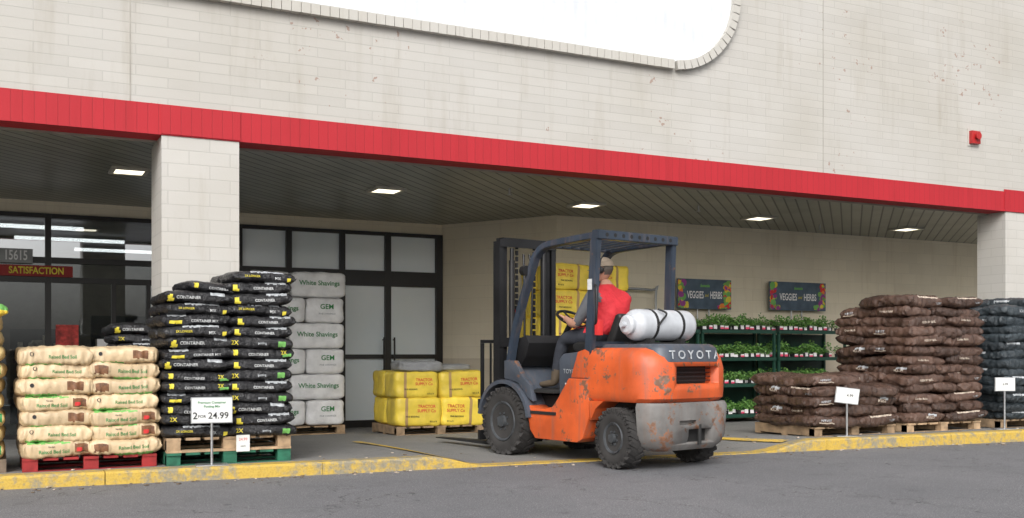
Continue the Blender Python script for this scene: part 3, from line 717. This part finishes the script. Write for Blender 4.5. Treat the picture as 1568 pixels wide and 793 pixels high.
def wheel(name,x,y,r,w,rimr,side,steer=0):
    bm=bmesh.new()
    prof=[(-w/2+.01,rimr),(-w/2,rimr+.02),(-w/2-.004,(rimr+r)/2),(-w/2+.01,r*.93),(-w*.34,r*.975),(0,r*.98),(w*.34,r*.975),(w/2-.01,r*.93),(w/2+.004,(rimr+r)/2),(w/2,rimr+.02),(w/2-.01,rimr)]
    lathe(bm,prof,48,0)
    n=22
    for k in range(n):
        for sgn in (-1,1):
            a=2*math.pi*(k+(.5 if sgn>0 else 0))/n
            M=Matrix.Rotation(a,4,'X')@Matrix.Translation((sgn*w*.27,0,r*.955))@Matrix.Rotation(sgn*.5,4,'Z')
            bmbox(bm,-w*.26,w*.26,-r*.065,r*.065,-.02,r*.045,0,M)
            M2=Matrix.Rotation(a-.07*sgn,4,'X')@Matrix.Translation((sgn*(w/2-.006),0,r*.88))
            bmbox(bm,-.012,.012,-r*.05,r*.05,-r*.06,r*.075,0,M2)
    s=side
    lathe(bm,[(s*(w/2-.012),rimr+.004),(s*(w/2+.004),rimr-.002),(s*(w/2-.004),rimr-.02),(s*(w/2-.05),rimr-.035),(s*(w/2-.055),rimr*.62),(s*(w/2-.02),rimr*.5),(s*(w/2-.01),rimr*.32),(s*(w/2+.02),rimr*.28),(s*(w/2+.025),rimr*.1)],32,1)
    for k in range(8):
        a=2*math.pi*k/8; c=Vector((s*(w/2-.03),rimr*.42*math.cos(a),rimr*.42*math.sin(a)))
        cyl(bm,c,c+Vector((s*.03,0,0)),.012,6,mi=1)
    o=frombm(name,bm,[F_rub,F_rim],fk,smooth=True); o.location=(x,y,r); o.rotation_euler=(0.3,0,steer); return o
wheel('front_wheel_left',-.49,1.60,.345,.22,.20,-1); wheel('front_wheel_right',.49,1.60,.345,.22,.20,1)
wheel('rear_wheel_left',-.48,0,.275,.17,.14,-1,-.12); wheel('rear_wheel_right',.48,0,.275,.17,.14,1,-.12)
def loft(name,secs,mat,n=10):
    rings=[];bm=bmesh.new()
    for z,hw,yf,yr,r in secs:
        pts=[(-hw,yf)]
        for k in range(n+1):
            a=math.radians(180+90*k/n); pts.append((-hw+r+r*math.cos(a),yr+r+r*math.sin(a)))
        for k in range(n+1):
            a=math.radians(270+90*k/n); pts.append((hw-r+r*math.cos(a),yr+r+r*math.sin(a)))
        pts.append((hw,yf)); rings.append([bm.verts.new((x,y,z)) for x,y in pts])
    m=len(rings[0])
    for a,b in zip(rings,rings[1:]):
        for k in range(m): bm.faces.new((a[k],a[(k+1)%m],b[(k+1)%m],b[k]))
    bm.faces.new(rings[0][::-1]); bm.faces.new(rings[-1])
    return frombm(name,bm,mat,fk,smooth=True)
def boolean(o,cutters):
    for c in cutters:
        md=o.modifiers.new('b','BOOLEAN'); md.object=c; md.operation='DIFFERENCE'; md.solver='EXACT'
    dg=bpy.context.evaluated_depsgraph_get(); dg.update()
    me=bpy.data.meshes.new_from_object(o.evaluated_get(dg)); o.modifiers.clear(); o.data=me
    for c in cutters: bpy.data.objects.remove(c)
cw=loft('counterweight_upper',[(.60,.53,.34,-.41,.26),(.635,.56,.34,-.45,.28),(.70,.565,.34,-.46,.29),(.90,.565,.34,-.46,.29),(1.0,.555,.34,-.43,.28),(1.06,.53,.34,-.38,.26),(1.085,.49,.34,-.33,.25)],F_or)
c1=box('cut',-.24,.32,-.7,-.28,.76,.92,F_dk,fk,bev=.02)
boolean(cw,[c1])
box('vent_recess',-.238,.318,-.30,-.285,.762,.918,F_dk,fk)
bm=bmesh.new()
for k in range(4): bmbox(bm,-.235,.315,-.36,-.35,.785+.036*k,.795+.036*k)
frombm('vent_bars',bm,F_blk,fk)
loft('hood_rear',[(.93,.40,.40,-.40,.14),(.96,.425,.40,-.445,.15),(1.08,.415,.40,-.43,.15),(1.11,.395,.40,-.40,.14),(1.12,.37,.40,-.37,.13)],F_gr)
cl=loft('counterweight_lower',[(.17,.40,-.26,-.38,.11),(.22,.48,-.26,-.43,.16),(.30,.52,-.26,-.455,.18),(.56,.545,-.26,-.465,.19),(.598,.53,-.26,-.45,.19)],F_grw)
c2=box('cut',-.08,.22,-.7,-.36,.24,.36,F_dk,fk,bev=.01); c3=box('cut',-.2,.02,-.7,-.41,.40,.44,F_dk,fk)
boolean(cl,[c2,c3]); box('tow_slot_back',-.078,.218,-.38,-.365,.242,.358,F_dk,fk)
bm=bmesh.new(); cyl(bm,(.07,-.45,.40),(.07,-.45,.22),.018,10); frombm('tow_pin',bm,F_dk,fk)
TV,TF=tm('T O Y O T A',.105,0,.002)
bvh=BVHTree.FromPolygons([v.co.copy() for v in bpy.data.objects['hood_rear'].data.vertices],[tuple(p.vertices) for p in bpy.data.objects['hood_rear'].data.polygons])
TV2=[]
xm=max(v[0] for v in TV)
for v in TV:
    x=v[0]*.33/xm+.02; z=v[1]+1.02; h=bvh.ray_cast(Vector((x,-5,z)),Vector((0,1,0)))[0]; TV2.append((x,(h.y if h else -.4)-.008,z))
mk('lettering_rear',TV2,TF,M_silv,fk)
prism('rear_arch_left',[(.33,.60),(.31,.42),(.24,.53),(.14,.60)],-.56,-.34,F_or,fk)
prism('rear_arch_right',[(.33,.60),(.31,.42),(.24,.53),(.14,.60)],.34,.56,F_or,fk)
box('chassis_core',-.34,.34,-.24,1.95,.17,.62,F_dk,fk,bev=.02)
box('rear_axle',-.42,.42,-.08,.08,.2,.36,F_dk,fk,bev=.02)
for s,nm in ((-1,'left'),(1,'right')):
    xa,xb=(-.56,-.341) if s<0 else (.341,.56)
    prism('side_frame_'+nm,[(.335,.80),(.335,.44),(.42,.24),(.50,.20),(1.12,.20),(1.20,.28),(1.24,.44),(1.26,.54),(1.16,.50),(1.0,.49),(.86,.52),(.78,.60),(.70,.70),(.62,.80)],xa,xb,F_or,fk,bev=.014)
    prism('rear_pillar_base_'+nm,[(.335,.805),(.335,1.05),(.40,1.075),(.50,1.05),(.60,.805)],xa+ (0.01 if s<0 else .03),xb-(.03 if s<0 else .01),F_or,fk,bev=.012)
    prism('step_plate_'+nm,[(.80,.44),(1.18,.44),(1.18,.47),(.80,.47)],xa-.01 if s<0 else xb-.1,xa+.1 if s<0 else xb+.01,F_dk,fk)
    ro,ri=.43,.39; P=[]
    for k in range(15):
        a=math.radians(8+ (172-8)*k/14); P.append((1.60+ro*math.cos(a),.345+ro*math.sin(a)*.98))
    Q=[]
    for k in range(15):
        a=math.radians(172-(172-8)*k/14); Q.append((1.60+ri*math.cos(a),.345+ri*math.sin(a)*.98))
    prism('front_fender_'+nm,P+Q,-.60 if s<0 else .35,-.35 if s<0 else .60,F_gr,fk)
    prism('fender_skirt_'+nm,[(1.16,.56),(1.20,.72),(1.32,.80),(1.45,.96),(1.62,.96),(1.62,.78),(1.40,.74),(1.24,.60)],-.56 if s<0 else .50,-.50 if s<0 else .56,F_gr,fk,bev=.008)
prism('engine_cover',[(.30,.60),(.30,1.04),(.36,1.075),(.84,1.03),(.90,.98),(.90,.60)],-.44,.44,F_gr,fk,bev=.02)
flat_text('side_lettering','TOYOTA',.06,M_silv,fk,(-.447,.70,.86),rot=(math.pi/2,0,-math.pi/2))
box('floor_plate',-.52,.52,.88,1.56,.645,.675,F_dk,fk,bev=.005)
prism('floor_front',[(1.46,.67),(1.60,.98),(1.64,.98),(1.64,.60),(1.46,.60)],-.46,.46,F_gr,fk,bev=.008)
prism('dashboard',[(1.42,1.0),(1.36,1.14),(1.42,1.22),(1.60,1.16),(1.64,.96),(1.50,.90)],-.44,.44,F_blk,fk,bev=.015)
prism('seat_cushion',[(.42,1.05),(.42,1.12),(.50,1.13),(.86,1.15),(.94,1.12),(.92,1.06),(.85,1.045)],-.24,.24,F_seat,fk,bev=.025,seg=3)
prism('seat_back',[(.46,1.10),(.40,1.14),(.30,1.38),(.33,1.415),(.38,1.40),(.43,1.30),(.505,1.15)],-.19,.19,F_seat,fk,bev=.025,seg=3)
bm=bmesh.new()
for s in (-1,1):
    tube(bm,smoothpath([(s*.50,1.60,.60),(s*.50,1.59,.92),(s*.49,1.48,1.35),(s*.465,1.27,1.90),(s*.455,1.20,2.02),(s*.45,1.08,2.09),(s*.45,.85,2.11),(s*.47,.34,2.125)],5),.032,4,rz=.040)
    tube(bm,[(s*.515,.40,.80),(s*.515,.36,1.1),(s*.495,.30,2.13)],.046,4,rz=.032)
beam(bm,(-.53,.28,2.13),(.53,.28,2.13),.09,.085)
beam(bm,(-.45,1.10,2.095),(.45,1.10,2.095),.05,.04)
beam(bm,(-.49,.335,1.12),(.49,.335,1.12),.05,.05)
for k in range(7):
    x=-.36+.12*k; beam(bm,(x,.30,2.135),(x,1.12,2.10),.028,.03)
bmesh.ops.recalc_face_normals(bm,faces=bm.faces)
bmesh.ops.bevel(bm,geom=[e_ for e_ in bm.edges if e_.is_manifold and e_.calc_face_angle(0)>1.0],offset=.006,segments=2,affect='EDGES')
frombm('overhead_guard',bm,F_guard,fk,smooth=True)
bm=bmesh.new()
for k in range(9): cyl(bm,(-.42+.105*k,.236,2.13),(-.42+.105*k,.2335,2.13),.019,12)
frombm('guard_holes',bm,F_dk,fk)
bm=bmesh.new(); tube(bm,smoothpath([(-.53,.28,1.30),(-.57,.22,1.34),(-.57,.22,1.62),(-.53,.28,1.66)],4),.012,8); frombm('grab_handle',bm,F_blk,fk,smooth=True)
box('rear_lamp_left',-.56,-.50,.20,.255,1.20,1.34,M_redp,fk,bev=.008); box('rear_lamp_right',.50,.56,.20,.255,1.20,1.34,M_redp,fk,bev=.008)
box('pillar_tag',-.552,-.549,.30,.36,1.62,1.72,M_wt2,fk)
sc_c=Vector((0,1.20,1.385)); nrm=Vector((0,-.5,.866)); vv_=Vector((0,.866,.5)); ux=Vector((1,0,0)); RW=.165
bm=bmesh.new(); tube(bm,[sc_c+ux*(RW*math.cos(a))+vv_*(RW*math.sin(a)) for a in [2*math.pi*k/32 for k in range(33)]],.014,8)
for a in (math.pi/2,math.pi*7/6,math.pi*11/6): tube(bm,[sc_c-nrm*.02,sc_c+ux*(RW*math.cos(a))+vv_*(RW*math.sin(a))],.011,6)
cyl(bm,sc_c-nrm*.04,sc_c,.035,12); cyl(bm,sc_c-nrm*.03,Vector((0,1.50,.98)),.03,10)
frombm('steering_wheel',bm,F_blk,fk,smooth=True)
bm=bmesh.new()
for x in (.2,.26,.32): tube(bm,[(x,1.44,1.16),(x,1.36,1.30)],.008,6); bmesh.ops.create_uvsphere(bm,u_segments=8,v_segments=6,radius=.02,matrix=Matrix.Translation((x,1.36,1.31)))
frombm('levers',bm,F_blk,fk,smooth=True)
bm=bmesh.new()
M=Matrix.Translation((.03,.0,1.295))
pr=[]
rt=.145
for k in range(9):
    a=math.pi/2*k/8; pr.append((-.31-.10*math.cos(a),max(.004,rt*math.sin(a))))
for k in range(9):
    a=math.pi/2*(1-k/8); pr.append((.31+.10*math.cos(a),max(.004,rt*math.sin(a))))
lathe(bm,pr,36,0,M)
frombm('gas_tank',bm,F_tank,fk,smooth=True)
bm=bmesh.new()
for x in (-.17,.17): lathe(bm,[(x-.014,rt-.02),(x-.014,rt+.006),(x+.014,rt+.006),(x+.014,rt-.02)],36,0,M)
for x in (-.2,.2): bmbox(bm,x-.03,x+.03,-.13,.13,1.11,1.17)
bmbox(bm,-.32,.32,-.10,-.06,1.112,1.135); bmbox(bm,-.32,.32,.06,.10,1.112,1.135)
tube(bm,smoothpath([(-.15,-.15,1.28),(-.11,-.17,1.34),(-.05,-.16,1.40),(-.09,-.09,1.44)],4),.01,6)
frombm('tank_brackets',bm,F_dk,fk,smooth=True)
bm=bmesh.new(); lathe(bm,[(-.45,.07),(-.43,.09),(-.36,.09),(-.36,.075),(-.44,.055)],20,0,M); cyl(bm,(.43,0,1.295),(.48,0,1.295),.03,12); cyl(bm,(-.42,0,1.295),(-.47,0,1.295),.025,10)
tube(bm,smoothpath([(.47,0,1.295),(.51,.05,1.28),(.49,.2,1.16),(.4,.28,1.1)],5),.012,8)
frombm('tank_valve_collar',bm,F_tank,fk,smooth=True)
bm=bmesh.new()
for s in (-1,1):
    for (x,y,w,h,zt) in ((.36,1.98,.055,.11,2.22),(.295,2.0,.05,.10,2.24)):
        bmbox(bm,s*x-w/2,s*x+w/2,y-h/2,y-h/2+.02,.08,zt); bmbox(bm,s*x-w/2,s*x+w/2,y+h/2-.02,y+h/2,.08,zt); bmbox(bm,s*(x+w/2-.01)-.008,s*(x+w/2-.01)+.008,y-h/2+.0205,y+h/2-.0205,.08,zt)
    cyl(bm,(s*.22,1.93,.15),(s*.22,1.93,2.02),.032,12); cyl(bm,(s*.22,1.93,1.2),(s*.22,1.93,2.15),.022,12)
    beam(bm,(s*.40,1.40,.62),(s*.38,1.95,.75),.05,.05)
for z,w in ((2.2,.08),(1.15,.10),(.35,.12),(.75,.06)): bmbox(bm,-.385,.385,1.915,1.93,z-w/2,z+w/2)
bmbox(bm,-.33,.33,1.94,2.06,2.225,2.26)
for k in range(26):
    for x in (-.12,.12): bmbox(bm,x-.014,x+.014,1.965,1.985,.5+.066*k,.5+.066*k+.05)
tube(bm,smoothpath([(.05,1.97,2.1),(.06,1.93,1.8),(.05,1.95,1.0),(.04,1.95,.5)],5),.013,8); tube(bm,smoothpath([(-.03,1.97,2.1),(-.05,1.93,1.7),(-.03,1.95,1.0),(-.02,1.95,.5)],5),.013,8)
frombm('mast',bm,F_blk,fk)
bm=bmesh.new()
for z in (.17,.50): bmbox(bm,-.53,.53,2.08,2.12,z-.05,z+.05)
for x in (-.5,.47): bmbox(bm,x,x+.03,2.085,2.115,.55,1.14)
bmbox(bm,-.5,.5,2.085,2.115,1.141,1.175)
for k in range(1,8): x=-.5+.125*k; bmbox(bm,x-.008,x+.008,2.092,2.108,.551,1.14)
frombm('carriage_backrest',bm,F_blk,fk)
bm=bmesh.new()
for x in (-.30,.30):
    bmbox(bm,x-.06,x+.06,2.125,2.165,.05,.60)
    vs=[bm.verts.new(v) for v in ((x-.06,2.166,.05),(x+.06,2.166,.05),(x+.05,3.2,.055),(x-.05,3.2,.055),(x-.06,2.166,.09),(x+.06,2.166,.09),(x+.05,3.2,.065),(x-.05,3.2,.065))]
    for f in ((0,3,2,1),(4,5,6,7),(0,1,5,4),(1,2,6,5),(2,3,7,6),(3,0,4,7)): bm.faces.new([vs[i] for i in f])
frombm('forks',bm,F_dk,fk)
bm=bmesh.new(); cyl(bm,(-.52,1.30,1.86),(-.52,1.36,1.86),.05,16); tube(bm,[(-.47,1.3,1.86),(-.52,1.32,1.86)],.012,6); frombm('work_lamp',bm,F_blk,fk,smooth=True)
for i,(y,z,m) in enumerate(((.75,.72,M_wt2),(.55,.93,M_black))): box('decal_%d'%i,-.449 if m is M_black else -.4455,-.441,y-.05,y+.05,z-.03,z+.03,m,fk)
# ------------------------------------------------------------ driver
dr=empty('forklift_driver',(5.81,8.36,.004),(0,0,math.radians(11))); dr.scale=(S,S,S)
def skin_obj(name,verts,edges,radii,mats,root=0,sub=2,assign=None):
    me=bpy.data.meshes.new(name); me.from_pydata(verts,edges,[]); me.update()
    o=bpy.data.objects.new(name,me); COL.objects.link(o)
    sk=o.modifiers.new('s','SKIN'); ss_=o.modifiers.new('u','SUBSURF'); ss_.levels=sub; ss_.render_levels=sub
    if not me.skin_vertices: me.skin_vertices.new()
    for i,r in enumerate(radii):
        sv=me.skin_vertices[0].data[i]; sv.radius=r if isinstance(r,tuple) else (r,r); sv.use_root=(i==root)
    dg=bpy.context.evaluated_depsgraph_get(); dg.update()
    m2=bpy.data.meshes.new_from_object(o.evaluated_get(dg)); bpy.data.objects.remove(o)
    m2.materials.clear()
    for m in mats: m2.materials.append(m)
    for p in m2.polygons:
        p.use_smooth=True
        p.material_index=assign(p.center) if assign else 0
    o=bpy.data.objects.new(name,m2); COL.objects.link(o); o.parent=dr; return o
C_skin=pmat('skin',(.50,.27,.19),rough=.5,bump=.05,var=.08); C_vest=pmat('red_vest',(.58,.025,.035),rough=.75,bump=.7,bscale=9,bdist=.05); C_shirt=pmat('grey_shirt',(.11,.115,.125),rough=.85,bump=.5,bscale=14,bdist=.02)
C_pant=pmat('dark_trousers',(.03,.034,.045),rough=.85,bump=.6,bscale=9,bdist=.04); C_shoe=pmat('work_boots',(.10,.075,.05),rough=.7); C_cap=pmat('tan_cap',(.30,.24,.18),rough=.85); C_hair=pmat('grey_hair',(.10,.085,.07),rough=.8)
vt=[(0,.66,1.22),(0,.62,1.34),(0,.63,1.48),(0,.665,1.60),(0,.70,1.68),(0,.715,1.77)]
rd_=[(.185,.145),(.195,.165),(.205,.165),(.15,.115),(.064,.064),(.058,.060)]
ed=[(0,1),(1,2),(2,3),(3,4),(4,5)]
def addv(p,r,par): vt.append(p); rd_.append(r); ed.append((par,len(vt)-1)); return len(vt)-1
for s in (-1,1):
    a1=addv((s*.20,.68,1.585),.080,3); a2=addv((s*.255,.735,1.45),.064,a1); a3=addv((s*.285,.83,1.315),.050,a2)
    a4=addv((s*.245,.95,1.335),.044,a3); a5=addv((s*.19,1.07,1.375),.028,a4); a6=addv((s*.172,1.125,1.385),(.040,.018),a5)
    h=addv((s*.10,.72,1.20),.112,0); h2=addv((s*.145,.93,1.205),.096,h); k=addv((s*.17,1.13,1.175),.072,h2); k2=addv((s*.17,1.20,1.02),.066,k)
    an=addv((s*.17,1.265,.80),.052,k2); hl=addv((s*.17,1.28,.735),.045,an); ft=addv((s*.175,1.40,.722),(.045,.035),hl); toe=addv((s*.18,1.50,.712),(.038,.028),ft)
def asg(c):
    x,y,z=c
    if z<.86 and y>1.1: return 4
    if z>1.715: return 0
    if z>1.675: return 1
    if y>.82 and z<1.285 : return 3
    if abs(x)>.20 and z>1.25:
        if y<.80: return 2
        return 0
    if y>.95: return 0
    if z>1.225 :
        if abs(x)>.20 : return 2
        return 1
    return 3
skin_obj('body',vt,ed,rd_,[C_skin,C_vest,C_shirt,C_pant,C_shoe],0,2,asg)
for s in (-1,1):
    V=[(s*.178,1.10,1.382)]; E=[]; Rr=[(.024,.016)]
    rim=lambda a:sc_c+ux*(s*RW*math.cos(a))+vv_*(RW*math.sin(a))
    for fi,(a,l) in enumerate(((-.32,.95),(-.17,1.05),(-.02,1.0),(.12,.85))):
        p=rim(a)
        pts=[p+nrm*.028+Vector((s*.018,-.018,0)), p+nrm*.030+Vector((-s*.006,.010,0)), p+nrm*.004+Vector((-s*.028,.012,0))*l, p-nrm*.020+Vector((-s*.014,.004,0))]
        pv=0
        for q_,r_ in zip(pts,(.0105,.010,.009,.0075)):
            V.append(tuple(q_)); Rr.append(r_); E.append((pv,len(V)-1)); pv=len(V)-1
    p=rim(-.42); pv=0
    for q_,r_ in zip((p+nrm*.012+Vector((-s*.012,-.03,0)),p+nrm*.02+Vector((-s*.022,.0,0)),p+nrm*.018+Vector((-s*.02,.028,.004))),(.013,.011,.009)):
        V.append(tuple(q_)); Rr.append(r_); E.append((pv,len(V)-1)); pv=len(V)-1
    skin_obj('hand_%s'%('left' if s<0 else 'right'),V,E,Rr,[C_skin],0,1)
HR=(-.08,0,.35)
bm=bmesh.new(); bmesh.ops.create_uvsphere(bm,u_segments=36,v_segments=26,radius=1)
for v in bm.verts:
    x,y,z=v.co
    yy=y*.100; xx=x*.078; zz=z*.118
    if z<0:
        k=-z; xx*=1-.30*k**1.5; yy=yy*(1-.25*k)+.018*k
        if y<0: yy*=1-.25*k
    if y>0.5: yy-=.006
    dn=math.exp(-((x/.16)**2+((z+.12)/.2)**2))
    if y>.6: yy+=.026*dn
    for ex_ in (-.36,.36):
        de=math.exp(-(((x-ex_)/.16)**2+((z-.08)/.12)**2))
        if y>.5: yy-=.010*de
    dm=math.exp(-((x/.3)**2+((z+.48)/.06)**2))
    if y>.4: yy-=.005*dm
    v.co=(xx,yy,zz)
for f in bm.faces:
    c=f.calc_center_median()
    f.material_index=1 if (c.y<-.03 and c.z>-.05) or c.z>.06 else 0
for s in (-1,1):
    bmesh.ops.create_uvsphere(bm,u_segments=10,v_segments=8,radius=1,matrix=Matrix.Translation((s*.077,-.012,-.008))@Matrix.Rotation(s*.3,4,'Z')@Matrix.Diagonal((.009,.018,.032,1)))
    g=bmesh.ops.create_uvsphere(bm,u_segments=10,v_segments=8,radius=.011,matrix=Matrix.Translation((s*.028,.083,.01)))
    for v in g['verts']:
        for f in v.link_faces: f.material_index=2
hd=frombm('head',bm,[C_skin,C_hair,M_wtxt],dr,smooth=True,loc=(0,.735,1.855),rot=HR)
bm=bmesh.new(); bmesh.ops.create_uvsphere(bm,u_segments=32,v_segments=20,radius=1)
bmesh.ops.delete(bm,geom=[v for v in bm.verts if v.co.z<-.05],context='VERTS')
for v in bm.verts: v.co=Vector((v.co.x*.086,v.co.y*.108,.028+v.co.z*.098))
rings=[]
for j in range(4):
    rings.append([bm.verts.new((math.sin(a)*(.082-.004*j),.055+math.cos(a)*.045+j*.028*math.cos(a),.030-.004*j-abs(math.sin(a))*.01)) for a in [math.radians(-80+160*k/14) for k in range(15)]])
for a_,b_ in zip(rings,rings[1:]):
    for k in range(14): bm.faces.new((a_[k],a_[k+1],b_[k+1],b_[k]))
cap=frombm('cap',bm,C_cap,dr,smooth=True,loc=(0,.735,1.855),rot=HR)
bm=bmesh.new()
for s in (-1,1):
    lathe(bm,[(s*.074,.026),(s*.080,.036),(s*.100,.035),(s*.108,.024)],18,0,Matrix.Translation((0,-.008,-.008)))
tube(bm,[(.09*math.cos(a)*1.04,-.008,.0+.128*math.sin(a)) for a in [math.pi*k/16 for k in range(17)]],.007,6)
hp=frombm('ear_muffs',bm,F_blk,dr,smooth=True,loc=(0,.735,1.855),rot=HR)
# ------------------------------------------------------------ world, sun, camera
w=bpy.data.worlds.new('World'); scene.world=w; w.use_nodes=True; nt=w.node_tree
sky=nt.nodes.new('ShaderNodeTexSky'); sky.sky_type='NISHITA'; sky.sun_disc=False
EL,AZ=math.radians(36),math.radians(212)
sky.sun_elevation=EL; sky.sun_rotation=AZ; sky.dust_density=5; sky.air_density=1.0; sky.ozone_density=1
hs=nt.nodes.new('ShaderNodeHueSaturation'); hs.inputs['Saturation'].default_value=.2; hs.inputs['Value'].default_value=1.28
nt.links.new(sky.outputs[0],hs.inputs['Color']); nt.links.new(hs.outputs[0],nt.nodes['Background'].inputs[0]); nt.nodes['Background'].inputs[1].default_value=.15
sl=bpy.data.lights.new('sun','SUN'); sl.energy=1.2; sl.angle=math.radians(30); sl.color=(1,.985,.965)
so=bpy.data.objects.new('sun',sl); COL.objects.link(so)
dirv=Vector((math.sin(AZ)*math.cos(EL),math.cos(AZ)*math.cos(EL),math.sin(EL)))
so.rotation_euler=dirv.to_track_quat('Z','Y').to_euler()
cam=bpy.data.cameras.new('camera'); cam.lens=36; cam.sensor_width=36; cam.shift_y=.0902; cam.clip_end=1000
co=bpy.data.objects.new('camera',cam); COL.objects.link(co); co.location=(0,0,1.12); co.rotation_euler=(math.pi/2,0,math.radians(-26.7)); scene.camera=co
scene.view_settings.view_transform='Standard'; scene.view_settings.look='None'; scene.view_settings.exposure=0
